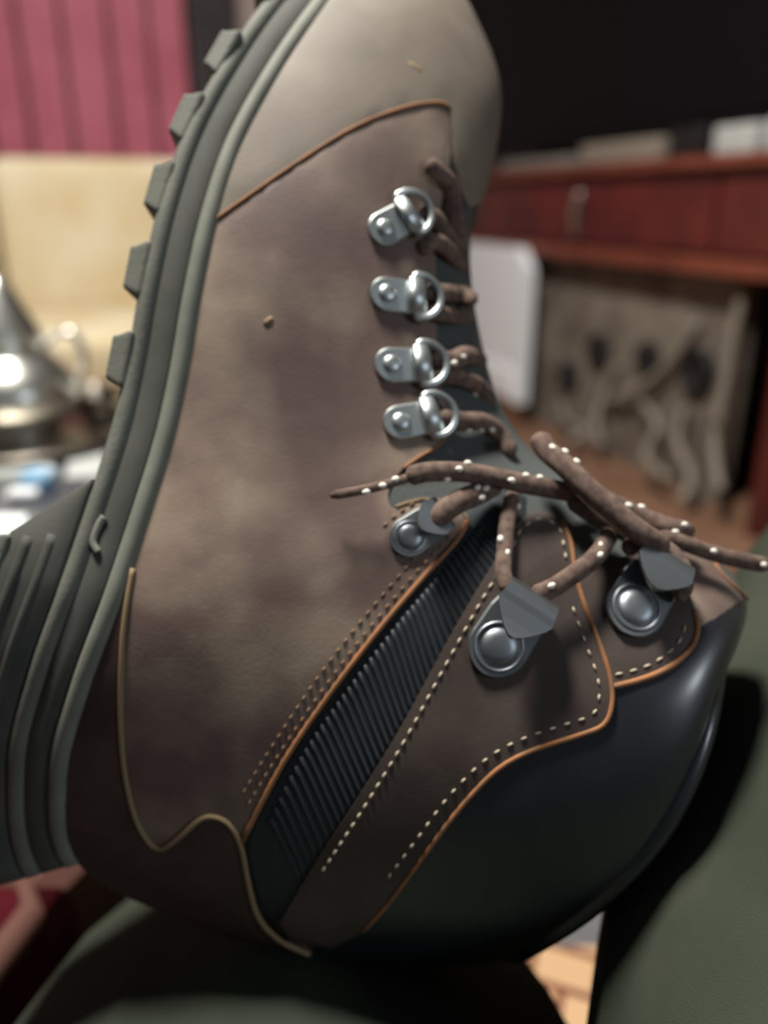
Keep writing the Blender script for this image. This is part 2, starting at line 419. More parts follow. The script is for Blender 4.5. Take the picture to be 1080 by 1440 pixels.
v_, f_ = lathe_vf(sc_prof([(6, 188), (4, 193), (11, 200), (10, 206), (0, 210)]), 24, (tp.x, tp.y, pz)); mesh_obj('finial', v_, f_, 'silver', lid)
hl = [(46, 102), (62, 113), (80, 122), (93, 113), (97, 92), (91, 68), (76, 44)]
line = smooth_line([Vector((tp.x+a*k, tp.y-0.004, pz+b*k)) for a, b in hl], 8)
v_, f_ = tube_vf(line, 5.0*k, up=Vector((0, 1, 0)), n=10); mesh_obj('handle', v_, f_, 'silver', tea)
sl = [(-72, 44), (-98, 60), (-120, 100), (-135, 130), (-150, 140)]
line = smooth_line([Vector((tp.x+a*k, tp.y, pz+b*k)) for a, b in sl], 8)
v_, f_ = tube_vf(line, [k*(16-11*i/(len(line)-1)) for i in range(len(line))], up=Vector((0, 1, 0)), n=12); mesh_obj('spout', v_, f_, 'silver', tea)
# sugar bowl
sb = on_z(138, 585, TZ+0.004); ks = (sb-CAM).dot(F_)/FPX
bowl = thing('sugar_bowl', (sb.x+0.0, sb.y, TZ+0.004), 'small dull metal bowl on the tray beside the teapot', 'bowl')
v_, f_ = lathe_vf([(0.0001, 0), (16*ks, 0), (17*ks, 3*ks), (22*ks, 10*ks), (28*ks, 24*ks), (29*ks, 36*ks), (27*ks, 36*ks), (24*ks, 22*ks), (0.0001, 8*ks)], 32, (sb.x, sb.y, TZ+0.004)); mesh_obj('bowl_body', v_, f_, 'tray_metal', bowl)
v_, f_ = lathe_vf([(28*ks, 36*ks), (20*ks, 44*ks), (4*ks, 48*ks), (4*ks, 52*ks), (0.0001, 54*ks)], 32, (sb.x, sb.y, TZ+0.004)); mesh_obj('bowl_lid', v_, f_, 'tray_metal', bowl)
def flat_item(name, pix, z, th, m, label, cat, parent=None):
    pts = [on_z(x, y, z) for x, y in pix]; n = len(pts)
    vs = [Vector((p.x, p.y, z)) for p in pts]+[Vector((p.x, p.y, z+th)) for p in pts]
    fs = [tuple(range(n))[::-1], tuple(range(n, 2*n))]+[(i, (i+1) % n, (i+1) % n+n, i+n) for i in range(n)]
    c = sum(pts, Vector())/n
    o = mesh_obj(name, vs, fs, m, None, smooth=False, org=(c.x, c.y, z)); return tag(o, label, cat)
flat_item('napkin', [(-60, 652), (66, 652), (74, 676), (-60, 680)], TZ, 0.006, 'cloth_grey', 'pale grey folded napkin lying in front of the tray', 'napkin')
flat_item('envelope', [(100, 640), (150, 632), (145, 676), (92, 678)], TZ, 0.005, 'cloth_grey', 'white envelope on the table right of the grey napkin', 'envelope')
flat_item('paper_sheet', [(-80, 726), (38, 726), (20, 790), (-80, 830)], TZ, 0.002, 'paper', 'bright white paper sheet at the left edge of the table', 'paper')
tp2 = thing('tissue_pack', on_z(60, 700, TZ), 'small blue and white tissue pack on the dark table', 'tissue pack')
a = on_z(58, 690, TZ)
vs, fs = box_vf((a.x, a.y, TZ+0.012), (0.030, 0.035, 0.022), None, 0.006); mesh_obj('wrapper', vs, fs, 'blue_pack', tp2)
b = on_z(42, 702, TZ)
vs, fs = box_vf((b.x-0.004, b.y-0.004, TZ+0.007), (0.03, 0.016, 0.012), None, 0.006); mesh_obj('tissue', vs, fs, 'paper', tp2)

# ================================================================== BOOT
# stations: A (sole edge / back), B (front ridge), bow of the section (px), median depth at A and B, half width, roundness at A
ST = [
 #  A            B            M        dA    dB    hw    r
 ((512, -62), (612, -62), (0, 0), .372, .372, .012, 0),
 ((458, 8), (664, 28), (0, 0), .368, .370, .036, 0),
 ((395, 100), (698, 122), (0, 0), .362, .366, .046, 0),
 ((338, 205), (690, 214), (0, 0), .356, .360, .050, 0),
 ((303, 310), (664, 300), (0, 0), .350, .354, .051, 0),
 ((279, 420), (661, 385), (0, 0), .345, .348, .050, 0),
 ((262, 520), (676, 480), (0, 0), .340, .343, .047, 0),
 ((240, 620), (704, 572), (0, 0), .335, .338, .045, 0),
 ((206, 730), (752, 640), (0, 0), .330, .333, .044, 0),
 ((166, 850), (820, 682), (0, 0), .327, .328, .045, 0),
 ((122, 970), (890, 716), (0, 0), .326, .325, .046, .1),
 ((92, 1090), (955, 750), (0, 0), .328, .322, .047, .3),
 ((112, 1212), (1008, 788), (0, 6), .334, .320, .048, .6),
 ((258, 1288), (1042, 826), (10, 14), .338, .318, .049, .85),
 ((430, 1338), (1046, 862), (24, 22), .341, .317, .050, 1),
 ((580, 1356), (1034, 896), (42, 32), .343, .318, .050, 1),
 ((715, 1348), (1008, 925), (58, 40), .344, .320, .048, 1),
]
NS = len(ST)-1
def stv(k, s):
    i = min(int(s), NS-1); f = s-i
    g = lambda j: ST[min(max(j, 0), NS)][k]
    q = [g(i-1), g(i), g(i+1), g(i+2)]
    if isinstance(q[0], tuple): return tuple(cr(q[0][c], q[1][c], q[2][c], q[3][c], f) for c in range(2))
    return cr(*q, f)
def secp(u, r):
    """section: (w along A->B, h relative half width)"""
    n = 2.3
    a = u*PI/2
    w0 = math.sin(a)**(2/n); h0 = max(math.cos(a), 0)**(2/n)*(1-0.10*(1-w0)**3)
    w1 = (1-math.cos(PI*u))/2; h1 = max(math.sin(PI*u), 0)**0.85
    return w0+(w1-w0)*r, h0+(h1-h0)*r
def X(s, u, far=False):
    s = min(max(s, 0), NS); u = min(max(u, 0), 1)
    A, B, Mm = stv(0, s), stv(1, s), stv(2, s); dA, dB, hw, r = stv(3, s), stv(4, s), stv(5, s), min(max(stv(6, s), 0), 1)
    if s < 1:      # rounded toe tip
        e = max(0.0, 1-(1-s)**1.3)**0.8; c_ = ((A[0]+B[0])/2, (A[1]+B[1])/2)
        g = ((ST[1][1][0]-ST[1][0][0])/2*e, (ST[1][1][1]-ST[1][0][1])/2*e)
        A, B, hw = (c_[0]-g[0], c_[1]-g[1]), (c_[0]+g[0], c_[1]+g[1]), ST[1][5]*e
    wgt, h = secp(u, r)
    px = A[0]+(B[0]-A[0])*wgt+Mm[0]*4*wgt*(1-wgt); py = A[1]+(B[1]-A[1])*wgt+Mm[1]*4*wgt*(1-wgt)
    d = dA+(dB-dA)*wgt-h*hw
    p = P(px, py, d)
    if far: p = p+(F_*1.0+R_*0.10-U_*0.04).normalized()*(2*h*hw)
    return p
def NRM(s, u, far=False):
    e = 0.03
    s0, s1 = max(s-e*4, 0), min(s+e*4, NS); u0, u1 = max(u-e, 0.001), min(u+e, 0.999)
    a = X(s1, u, far)-X(s0, u, far); b = X(s, u1, far)-X(s, u0, far)
    n = a.cross(b).normalized()
    c = (X(s, 0.5)+X(s, 0.5, True))*0.5*0.6+(X(s, 0.2)+X(s, 0.2, True))*0.5*0.4
    if n.dot(X(s, u, far)-c) < 0: n = -n
    return n
# near-side grid for picking
GI, GJ = 160, 60
gv = [X(NS*i/GI, j/GJ) for i in range(GI+1) for j in range(GJ+1)]
gf = []
for i in range(GI):
    for j in range(GJ):
        a = i*(GJ+1)+j; gf.append((a, a+1, a+GJ+2)); gf.append((a, a+GJ+2, a+GJ+1))
BV = BVHTree.FromPolygons([tuple(v) for v in gv], gf)
from mathutils.interpolate import poly_3d_calc
def pick(px, py):
    """pixel -> (s,u) on the near side; walks toward the section middle if outside"""
    v = (F_+R_*((px-540)/FPX)+U_*((720-py)/FPX)).normalized()
    loc, nor, idx, dist = BV.ray_cast(CAM, v)
    if loc is None:
        loc, nor, idx, dist = BV.find_nearest(P(px, py, 0.31))
    cell = idx//2; i, j = divmod(cell, GJ)
    tri = gf[idx]; wts = poly_3d_calc([gv[t] for t in tri], loc)
    s = sum(wt*(t//(GJ+1)) for wt, t in zip(wts, tri))/GI*NS
    u = sum(wt*(t % (GJ+1)) for wt, t in zip(wts, tri))/GJ
    return s, u
def SP(px, py, off=0.0):
    s, u = pick(px, py); return X(s, u)+NRM(s, u)*off

bb = P(260, 1285, 0.315)
boot = thing('boot', bb, 'brown and black leather hiking boot, toe up, resting on the lap', 'boot')

# base shell (sock-like lining under all panels, hollow at the collar)
NI, NJ = 110, 26
vs, fs = [], []
ring = 2*NJ+0
def loop_at(s):
    L = [X(s, j/NJ) for j in range(NJ+1)]+[X(s, j/NJ, True) for j in range(NJ-1, -1, -1)]
    return L
nl = 2*NJ+1
for i in range(NI+1): vs += loop_at(NS*i/NI)
rimL = loop_at(NS)
ctr = sum(rimL, Vector())/len(rimL)
axis = (ctr-sum(loop_at(NS-3), Vector())/nl).normalized()
for sc_, ax in ((0.97, 0.006), (0.90, 0.007), (0.86, 0.0), (0.82, -0.03), (0.76, -0.08), (0.5, -0.12)):
    vs += [ctr+(p-ctr)*sc_+axis*ax for p in rimL]
tot = NI+1+6
for i in range(tot-1):
    for j in range(nl):
        a = i*nl+j; b = i*nl+(j+1) % nl; fs.append((a, b, b+nl, a+nl))
fs.append(tuple(range(nl))[::-1]); fs.append(tuple((tot-1)*nl+j for j in range(nl)))
mesh_obj('lining', vs, fs, 'lining', boot)

def poly_px(pts, n=5, closed=False):
    """smooth pixel polyline"""
    L = smooth_line([Vector((x, y)) for x, y in pts], n, closed)
    return [(p.x, p.y) for p in L]
def to_su(pix): return [pick(x, y) for x, y in pix]
KU = 9.0
def panel(name, outline, m, off=0.0014, far=False, both=False, parent=None, pad=0.0, base=-0.0004):
    """outline: list of (s,u). A sheet of leather lying on the shell, with a real edge."""
    O = [Vector((s, u*KU)) for s, u in outline]
    C = [O[0]]
    for p in O[1:]:
        if (p-C[-1]).length > 0.03: C.append(p)
    if (C[0]-C[-1]).length < 0.03: C.pop()
    # densify long edges
    D = []
    for i, p in enumerate(C):
        q = C[(i+1) % len(C)]; k = max(1, int((q-p).length/0.22))
        D += [p.lerp(q, t/k) for t in range(k)]
    n = len(D)
    inside = []
    x0, x1 = min(p.x for p in D), max(p.x for p in D); y0, y1 = min(p.y for p in D), max(p.y for p in D)
    def isin(x, y):
        c = False; j = n-1
        for i in range(n):
            a, b = D[i], D[j]
            if (a.y > y) != (b.y > y) and x < (b.x-a.x)*(y-a.y)/(b.y-a.y)+a.x: c = not c
            j = i
        return c
    def bd(x, y): return min((p-Vector((x, y))).length for p in D)
    st = 0.22; x = x0+st/2
    while x < x1:
        y = y0+st/2
        while y < y1:
            if isin(x, y) and bd(x, y) > 0.10: inside.append(Vector((x, y)))
            y += st
        x += st
    V2, E2, F2, ov, oe, of = delaunay_2d_cdt(D+inside, [], [list(range(n))], 1, 1e-5)
    bset = {}
    for i, L in enumerate(ov):
        if any(k < n for k in L): bset[i] = True
    verts, faces = [], []
    def build(farside):
        o0 = len(verts)
        for i, p in enumerate(V2):
            s, u = p.x, p.y/KU
            o_ = off
            if pad: o_ += pad*min(1.0, bd(p.x, p.y)/1.0)**0.6
            if i in bset and not (both and u > 0.985): o_ = off-0.0003
            verts.append(X(s, u, farside)+NRM(s, u, farside)*o_)
        for f in F2: faces.append([o0+k for k in f])
        # skirt
        cnt = {}
        for f in F2:
            for a, b in zip(f, f[1:]+f[:1]): cnt[(min(a, b), max(a, b))] = cnt.get((min(a, b), max(a, b)), 0)+1
        sk = {}
        for (a, b), c in cnt.items():
            if c == 1:
                if both and V2[a].y/KU > 0.985 and V2[b].y/KU > 0.985: continue
                for q in (a, b):
                    if q not in sk:
                        s, u = V2[q].x, V2[q].y/KU; nq = NRM(s, u, farside); sk[q] = len(verts); verts.append(X(s, u, farside)+nq*base); verts.append(verts[o0+q]+nq*2e-5)
                faces.append([sk[a]+1, sk[b]+1, sk[b], sk[a]])
    build(far)
    if both: build(True)
    return mesh_obj(name, verts, faces, m, parent or boot)

def seam_tube(name, pix, m, off, r, parent, n=4, su=None):
    L = su or to_su(poly_px(pix, n))
    line = [X(s, u)+NRM(s, u)*off for s, u in L]
    ups = [NRM(s, u) for s, u in L]
    v_, f_ = tube_vf(line, r, up=ups, n=8); return mesh_obj(name, v_, f_, m, parent)
STM = {}
def stitches(pix, off, parent, mname='stitch', pitch=0.0042, length=0.0027, wid=0.00042, n=6):
    if (mname, length) not in STM:
        bm = bmesh.new(); bmesh.ops.create_icosphere(bm, subdivisions=1, radius=1)
        for v in bm.verts: v.co = Vector((v.co.x*length/2, v.co.y*wid, v.co.z*wid*0.8))
        me = bpy.data.meshes.new('stitch'); bm.to_mesh(me); bm.free(); me.materials.append(MATS[mname])
        for p in me.polygons: p.use_smooth = True
        STM[(mname, length)] = me
    L = to_su(poly_px(pix, n)); pts = [X(s, u)+NRM(s, u)*off for s, u in L]; nn = [NRM(s, u) for s, u in L]
    acc, nxt, c = 0.0, pitch/2, 0
    pl = wloc(parent)
    for i in range(len(pts)-1):
        seg = (pts[i+1]-pts[i]).length
        while nxt <= acc+seg and seg > 0:
            t = (nxt-acc)/seg; p = pts[i].lerp(pts[i+1], t)
            e1 = (pts[i+1]-pts[i]).normalized(); e3 = nn[i]; e2 = e3.cross(e1).normalized(); e3 = e1.cross(e2)
            o = bpy.data.objects.new('stitch', STM[(mname, length)]); COL.objects.link(o); o.parent = parent
            o.matrix_local = basis(e1, e2, e3, p-pl); nxt += pitch; c += 1
        acc += seg
    return c

# ---- outlines (pixels on the near side)
seam_toe = [(298, 316), (350, 279), (430, 224), (500, 181), (565, 155), (612, 147), (630, 153)]
edge_toe_r = [(630, 153), (634, 190), (637, 232), (645, 270), (655, 292)]
sA = pick(303, 312)[0]
toe_su = to_su(poly_px(seam_toe, 5))+to_su(poly_px(edge_toe_r, 5)[1:])
send = toe_su[-1][0]
toe_su[0] = (toe_su[0][0], 0.0)
toe_out = toe_su+[(send-0.1, 1.0), (2, 1), (1, 1), (0.05, 1), (0.05, 0.5), (0.05, 0), (1, 0), (2, 0)]
toe = panel('toe_cap', toe_out, 'leather_toe', off=0.0020, both=True)
seam_tube('edge_trim', seam_toe, 'raw_edge', 0.0014, 0.0007, toe)

q_right = [(630, 156), (632, 215), (622, 268), (612, 330), (610, 400), (612, 470), (618, 540), (632, 600), (622, 622), (596, 640), (566, 660), (546, 690), (552, 716), (585, 708), (620, 706), (648, 716), (657, 734)]
q_low = [(657, 734), (640, 762), (600, 806), (540, 876), (470, 966), (402, 1066), (342, 1180)]
cnt_line = [(188, 800), (178, 860), (173, 930), (172, 1000), (176, 1070), (188, 1130), (205, 1170), (226, 1189), (252, 1175), (285, 1148), (308, 1146), (328, 1160), (342, 1190), (352, 1240), (366, 1285), (395, 1316), (436, 1336)]
qs = to_su(poly_px(seam_toe, 4)); qs[0] = (qs[0][0]+0.05, 0)
q_out = qs+to_su(poly_px(q_right, 4)[1:])+to_su(poly_px(q_low, 4)[1:])
cl = to_su(poly_px(cnt_line, 4))
cut = min(range(len(cl)), key=lambda i: (cl[i][0]-q_out[-1][0])**2+81*(cl[i][1]-q_out[-1][1])**2)
q_out = q_out+list(reversed(cl[:cut]))+[(cl[0][0], 0.0)]
quarter = panel('quarter', q_out, 'leather', off=0.0014)
panel('quarter', q_out, 'leather', off=0.0014, far=True)
seam_tube('edge_trim', q_low, 'raw_edge', 0.0013, 0.0010, quarter)
seam_tube('edge_trim', [(630, 612), (612, 630), (590, 643), (566, 660)], 'raw_edge', 0.0012, 0.0006, quarter)
seam_tube('edge_trim', [(556, 714), (578, 707), (600, 704), (640, 712), (657, 734)], 'pale_edge', 0.0012, 0.0006, quarter)
q_st1 = [(636, 752), (592, 797), (532, 867), (462, 957), (394, 1057), (350, 1130)]
q_st2 = [(620, 748), (578, 790), (518, 860), (448, 950), (382, 1050), (345, 1110)]
stitches(q_st1, 0.0016, quarter, 'stitch_brown'); stitches(q_st2, 0.0016, quarter, 'stitch_brown')
stitches([(598, 700), (576, 712), (556, 726), (540, 740)], 0.0016, quarter, 'stitch_brown')

def scuff(px, py, px2, py2, parent, w=0.0007):
    L = [SP(px+(px2-px)*k/4, py+(py2-py)*k/4, 0.0016) for k in range(5)]
    v_, f_ = tube_vf(L, [w*.4, w, w, w, w*.4], up=-F_, flat=0.4, n=8); mesh_obj('scuff_mark', v_, f_, 'pale_edge', parent)
scuff(372, 458, 384, 448, quarter, 0.0011)
scuff(570, 92, 592, 108, toe, 0.0014)
# heel counter
c_out = [(cl[0][0], 0.0)]+cl+[(cl[-1][0], 0.0)]
send_c = cl[-1][0]
ss = send_c
while ss > cl[0][0]+0.3:
    ss -= 0.3; c_out.append((ss, 0.0))
counter = panel('heel_counter', c_out, 'leather_dark', off=0.0019)
panel('heel_counter', c_out, 'leather_dark', off=0.0019, far=True)
seam_tube('edge_trim', cnt_line, 'pale_edge', 0.0017, 0.0010, counter)

# flex gusset: padded ribbed black panel
f_out_px = [(664, 716), (650, 756), (610, 802), (550, 872), (480, 962), (412, 1062), (352, 1180), (360, 1240), (378, 1286), (420, 1322), (470, 1240), (540, 1110), (610, 980), (680, 860), (730, 780), (740, 720), (735, 690), (700, 690)]
f_su = to_su(poly_px(f_out_px, 4, closed=True))
flex = panel('flex_panel', f_su, 'flex_black', off=0.0006, pad=0.0012)
panel('flex_panel', f_su, 'flex_black', off=0.0006, pad=0.0012, far=True)
# ribs across the flex panel
fl = poly_px([(672, 740), (622, 802), (562, 872), (492, 962), (424, 1062), (366, 1180)], 6); fr = poly_px([(716, 770), (668, 852), (606, 962), (548, 1060), (486, 1160), (420, 1262)], 6)
for i in range(0, 44, 1):
    t = i/43*(len(fl)-1)*0.93; k0 = min(int(t), len(fl)-2); f = t-k0
    a = (fl[k0][0]*(1-f)+fl[k0+1][0]*f, fl[k0][1]*(1-f)+fl[k0+1][1]*f)
    t2 = min(t+0.9, len(fr)-1); k0 = min(int(t2), len(fr)-2); f = t2-k0
    b = (fr[k0][0]*(1-f)+fr[k0+1][0]*f, fr[k0][1]*(1-f)+fr[k0+1][1]*f)
    seam_tube('rib', [a, ((a[0]+b[0])/2, (a[1]+b[1])/2), b], 'flex_black', 0.0011, 0.0008, flex, n=3)

# tongue
t_px = [(634, 160), (628, 270), (606, 340), (600, 420), (604, 500), (610, 560), (622, 600), (600, 630), (548, 660), (530, 690), (548, 730), (600, 722), (660, 730), (720, 780), (780, 830), (850, 850), (920, 850)]
t_su = to_su(poly_px(t_px, 4))
se = t_su[-1][0]
t_out = t_su+[(NS-2.0, 0.9), (NS-2.0, 1.0)]
ss = NS-2.0
while ss > pick(640, 250)[0]+0.4:
    ss -= 0.4; t_out.append((ss, 1.0))
tongue = panel('tongue', t_out, 'tongue_teal', off=0.0003, both=True)

# ankle strap with rounded top (carries the lower hook)
s_left = [(757, 722), (728, 734), (710, 764), (688, 800), (660, 846), (618, 920), (562, 1024), (502, 1122), (440, 1215), (396, 1290)]
s_right = [(757, 722), (786, 736), (800, 768), (806, 808), (818, 850), (838, 900), (855, 952), (858, 990), (846, 1018), (810, 1033), (750, 1052), (700, 1078), (650, 1128), (600, 1192), (550, 1258), (512, 1300)]
s_out = to_su(poly_px(s_left, 4))+to_su([(420, 1318), (470, 1324)])+list(reversed(to_su(poly_px(s_right, 4)[1:])))
strap = panel('ankle_strap', s_out, 'leather_strap', off=0.0028)
panel('ankle_strap', s_out, 'leather_strap', off=0.0028, far=True)
seam_tube('edge_trim', s_right[1:], 'raw_edge', 0.0024, 0.0009, strap)
stitches([(716, 776), (696, 812), (668, 858), (628, 930), (572, 1034), (512, 1132), (455, 1218)], 0.0030, strap, pitch=0.0045, length=0.0032, wid=0.0005)
stitches([(800, 850), (820, 904), (838, 955), (838, 990), (826, 1006), (790, 1018), (735, 1036), (686, 1062), (634, 1112), (585, 1176), (545, 1228)], 0.0030, strap, pitch=0.0052, length=0.0028, wid=0.0005)
stitches([(716, 776), (730, 748), (757, 734), (782, 748), (790, 776), (794, 800)], 0.0030, strap, pitch=0.0050, length=0.0030, wid=0.0005)

# upper strap (carries the upper hook)
u_px = [(806, 812), (836, 798), (862, 788), (900, 782), (938, 792), (962, 826), (976, 872), (974, 900), (952, 928), (915, 950), (860, 966), (800, 900)]
u_su = to_su(poly_px(u_px, 4, closed=True))
upper = panel('upper_strap', u_su, 'leather_strap', off=0.0020)
panel('upper_strap', u_su, 'leather_strap', off=0.0020, far=True)
seam_tube('edge_trim', [(972, 860), (977, 885), (968, 912), (940, 938), (905, 954), (860, 966)], 'raw_edge', 0.0017, 0.0011, upper)
stitches([(858, 950), (890, 943), (918, 932), (942, 914), (956, 894), (960, 870)], 0.0022, upper, pitch=0.0052, length=0.0034, wid=0.0005)

# padded black collar around the top of the shaft
k_top = [(420, 1322), (520, 1286), (600, 1180), (690, 1070), (780, 1030), (850, 1010), (850, 955), (910, 940), (955, 915), (972, 880)]
k_su = to_su(poly_px(k_top, 4))
k_out = k_su+[(k_su[-1][0]+0.15, 1.0)]
ss = k_out[-1][0]
while ss < NS-0.25: ss += 0.2; k_out.append((min(ss, NS), 1.0))
k_out += [(NS, 1.0)]+[(NS, 1-i/20) for i in range(1, 21)]
ss = NS
while ss > k_su[0][0]+0.3: ss -= 0.25; k_out.append((ss, 0.0))
collar = panel('padded_collar', k_out, 'collar_black', off=0.0007, pad=0.0016, both=True)
# rolled rim of the collar
v_, f_ = tube_vf([ctr+(p-ctr)*0.965+axis*0.001 for p in rimL[:-1]], 0.0042, n=10, closed=True)
mesh_obj('rim', v_, f_, 'collar_black', collar)

# throat flap seen beyond the upper strap, with a raw edge
fl_px = [(930, 792), (968, 776), (1000, 786), (1012, 806), (1046, 842), (1030, 872), (1000, 890), (980, 880), (960, 830)]
fl_su = to_su(poly_px(fl_px, 4, closed=True))
flap = panel('throat_flap', fl_su, 'leather', off=0.0012)
seam_tube('edge_trim', [(975, 782), (998, 788), (1008, 804), (1024, 822), (1046, 842)], 'raw_edge', 0.0012, 0.0008, flap)

# ---- outsole
SE = 12.0
def sole_frame(s):
    p = X(s, 0.0); q = X(s, 0.0, True)
    e = 0.15; tn = (X(min(s+e, SE), 0)-X(max(s-e, 0), 0)).normalized()
    wdir = (q-p); wl = wdir.length; wdir = wdir.normalized() if wl > 1e-5 else F_
    o = tn.cross(wdir).normalized()
    if o.dot(X(s, 0.6)-p) > 0: o = -o
    return p, q, o, tn, wdir, wl
def hwid(s): return min(1.0, (0.25+s*0.5)) if s < 1.5 else 1.0
def sole_layer(name, o0, o1, out0, out1, m, parent=None, s0=0.05, s1=SE, n=90, ofun=None, bev=0.0012):
    vs, fs = [], []
    for i in range(n+1):
        s = s0+(s1-s0)*i/n; p, q, o, tn, wd, wl = sole_frame(s)
        a0 = o0(s) if callable(o0) else o0; a1 = o1(s) if callable(o1) else o1
        c = (p+q)/2; half = max(wl/2, 0.010)
        pa = c-wd*(half+out0); pb = c-wd*(half+out1); qa = c+wd*(half+out0); qb = c+wd*(half+out1)
        bz = min(bev, abs(a1-a0)/3)
        vs += [pa+o*a0+wd*bz, pa+o*(a0+bz), pb+o*(a1-bz), pb+o*a1+wd*bz, qb+o*a1-wd*bz, qb+o*(a1-bz), qa+o*(a0+bz), qa+o*a0-wd*bz]
    for i in range(n):
        for j in range(8):
            a = i*8+j; b = i*8+(j+1) % 8; fs.append((a, b, b+8, a+8))
    fs.append(tuple(range(8))[::-1]); fs.append(tuple(n*8+j for j in range(8)))
    return mesh_obj(name, vs, fs, m, parent or boot)
welt = sole_layer('welt', -0.0015, 0.0055, 0.0035, 0.0040, 'welt', bev=0.0020)
mids = sole_layer('midsole', 0.005, 0.0155, 0.0022, 0.0026, 'rubber_dark')
def arch(s):  # thickness of the outsole bottom line
    return 0.0215
outs = sole_layer('outsole', 0.0150, 0.0225, 0.0040, 0.0042, 'rubber', bev=0.0022)
# lugs: three rows across, one object each
def lug(s, lat, ln, wd_, ht, o_base, parent, m='rubber'):
    p, q, o, tn, wd, wl = sole_frame(s)
    half = max(wl/2, 0.010)+0.0045
    c = (p+q)/2+wd*(lat*half)+o*(o_base+ht/2-0.001)
    M = basis(tn, wd, tn.cross(wd), c)
    if M.to_3x3().col[2].dot(o) < 0: M = basis(tn, -wd, -(tn.cross(wd)), c)
    key = ('lug', round(ln, 4), round(wd_, 4), round(ht, 4))
    if key not in STM:
        vs, fs = box_vf((0, 0, 0), (ln, wd_, ht+0.002), None, 0.002)
        vs = [Vector((v.x*(1.0 if v.z < 0 else 0.8), v.y*(1.0 if v.z < 0 else 0.9), v.z)) for v in vs]
        me = bpy.data.meshes.new('lug'); me.from_pydata([tuple(v) for v in vs], [], fs); me.materials.append(MATS[m])
        STM[key] = me
    ob = bpy.data.objects.new('lug', STM[key]); COL.objects.link(ob); ob.parent = parent
    M.translation = c-wloc(parent); ob.matrix_local = M
for (px, py) in ((410, 22), (326, 92), (258, 172), (208, 264), (180, 380), (173, 508)):
    # station whose sole bottom is nearest to this silhouette pixel
    best = min((i*0.05 for i in range(2, 190)), key=lambda s: (lambda v: (v[0]-px)**2+(v[1]-py)**2)((lambda q: ((q-CAM).dot(R_)/(q-CAM).dot(F_)*FPX+540, 720-(q-CAM).dot(U_)/(q-CAM).dot(F_)*FPX))(sole_frame(s)[0]+sole_frame(s)[2]*0.025)))
    lug(best, -0.74, 0.0215, 0.026, 0.0068, 0.0225, outs); lug(best+0.45, 0.0, 0.0215, 0.028, 0.0068, 0.0225, outs); lug(best, 0.74, 0.0215, 0.026, 0.0068, 0.0225, outs)
# heel: stacked block
def heel_h(s):  # height of the heel below the outsole
    t = (s-7.7)/0.9
    t = min(max(t, 0), 1); return 0.0235+0.024*t
heel = sole_layer('heel_block', 0.0222, lambda s: heel_h(s), 0.0038, 0.0030, 'rubber_dark', s0=7.7, s1=SE, n=40)
for k, (a, b) in enumerate(((0.028, 0.0325), (0.0365, 0.041))):
    sole_layer('heel_ridge', a, b, 0.0044, 0.0042, 'rubber_dark', parent=heel, s0=8.45+0.1*k, s1=SE-0.02, n=30)
for s in (8.9, 9.7, 10.5, 11.3):
    lug(s, -0.7, 0.017, 0.026, 0.0065, 0.0470, heel); lug(s, 0.7, 0.017, 0.026, 0.0065, 0.0470, heel)
# little moulded mark on the sole edge
def sole_pt(px, py, lift=0.0006):
    best = min(((s, o) for s in [7+0.1*i for i in range(30)] for o in [0.006+0.001*i for i in range(10)]), key=lambda q: (lambda f: (lambda pr: (pr[0]-px)**2+(pr[1]-py)**2)(proj0((f[0]+f[1])/2-f[4]*(f[5]/2+0.0026)+f[2]*q[1])))(sole_frame(q[0])))
    f = sole_frame(best[0]); return (f[0]+f[1])/2-f[4]*(f[5]/2+0.0026+lift)+f[2]*best[1]
def proj0(q):
    v = q-CAM; d = v.dot(F_); return (540+v.dot(R_)/d*FPX, 720-v.dot(U_)/d*FPX)
v_, f_ = tube_vf(smooth_line([sole_pt(150, 722), sole_pt(139, 738), sole_pt(134, 756), sole_pt(142, 772)], 5), 0.0014, up=-F_, n=8, flat=0.6)
mesh_obj('moulded_mark', v_, f_, 'welt', mids)

# ---- hardware
def place(px0, py0, px1, py1, off):
    a = SP(px0, py0); s, u = pick(px0, py0); n = NRM(s, u); b = SP(px1, py1)
    e1 = (b-a); e1 = (e1-n*e1.dot(n)).normalized(); e2 = n.cross(e1).normalized()
    return basis(e1, e2, n, a+n*off)
def me_from(vs, fs, name, m, smooth=True):
    me = bpy.data.meshes.new(name); me.from_pydata([tuple(v) for v in vs], [], [tuple(f) for f in fs]); me.materials.append(MATS[m])
    bm = bmesh.new(); bm.from_mesh(me); bmesh.ops.remove_doubles(bm, verts=bm.verts, dist=1e-7); bmesh.ops.recalc_face_normals(bm, faces=bm.faces); bm.to_mesh(me); bm.free()
    if smooth:
        for p in me.polygons: p.use_smooth = True
    return me
def strip_mesh(path, th, name, m):
    """path: list of (x,z,halfwidth) ; swept plate with rounded sides and thickness"""
    vs, fs = [], []; L = len(path)
    for i, (x, z, hw) in enumerate(path):
        a = path[max(i-1, 0)]; b = path[min(i+1, L-1)]
        t = Vector((b[0]-a[0], 0, b[1]-a[1])).normalized(); nn = Vector((-t.z, 0, t.x))
        c = Vector((x, 0, z)); cs = th*0.35
        for (yy, zz) in ((-hw+cs, th/2), (hw-cs, th/2), (hw, th/2-cs), (hw, -th/2), (-hw, -th/2), (-hw, th/2-cs)):
            vs.append(c+Vector((0, yy, 0))+nn*zz)
    for i in range(L-1):
        for j in range(6):
            a = i*6+j; b = i*6+(j+1) % 6; fs.append((a, b, b+6, a+6))
    fs.append(tuple(range(6))[::-1]); fs.append(tuple((L-1)*6+j for j in range(6)))
    return me_from(vs, fs, name, m, smooth=False)
mm = 0.001
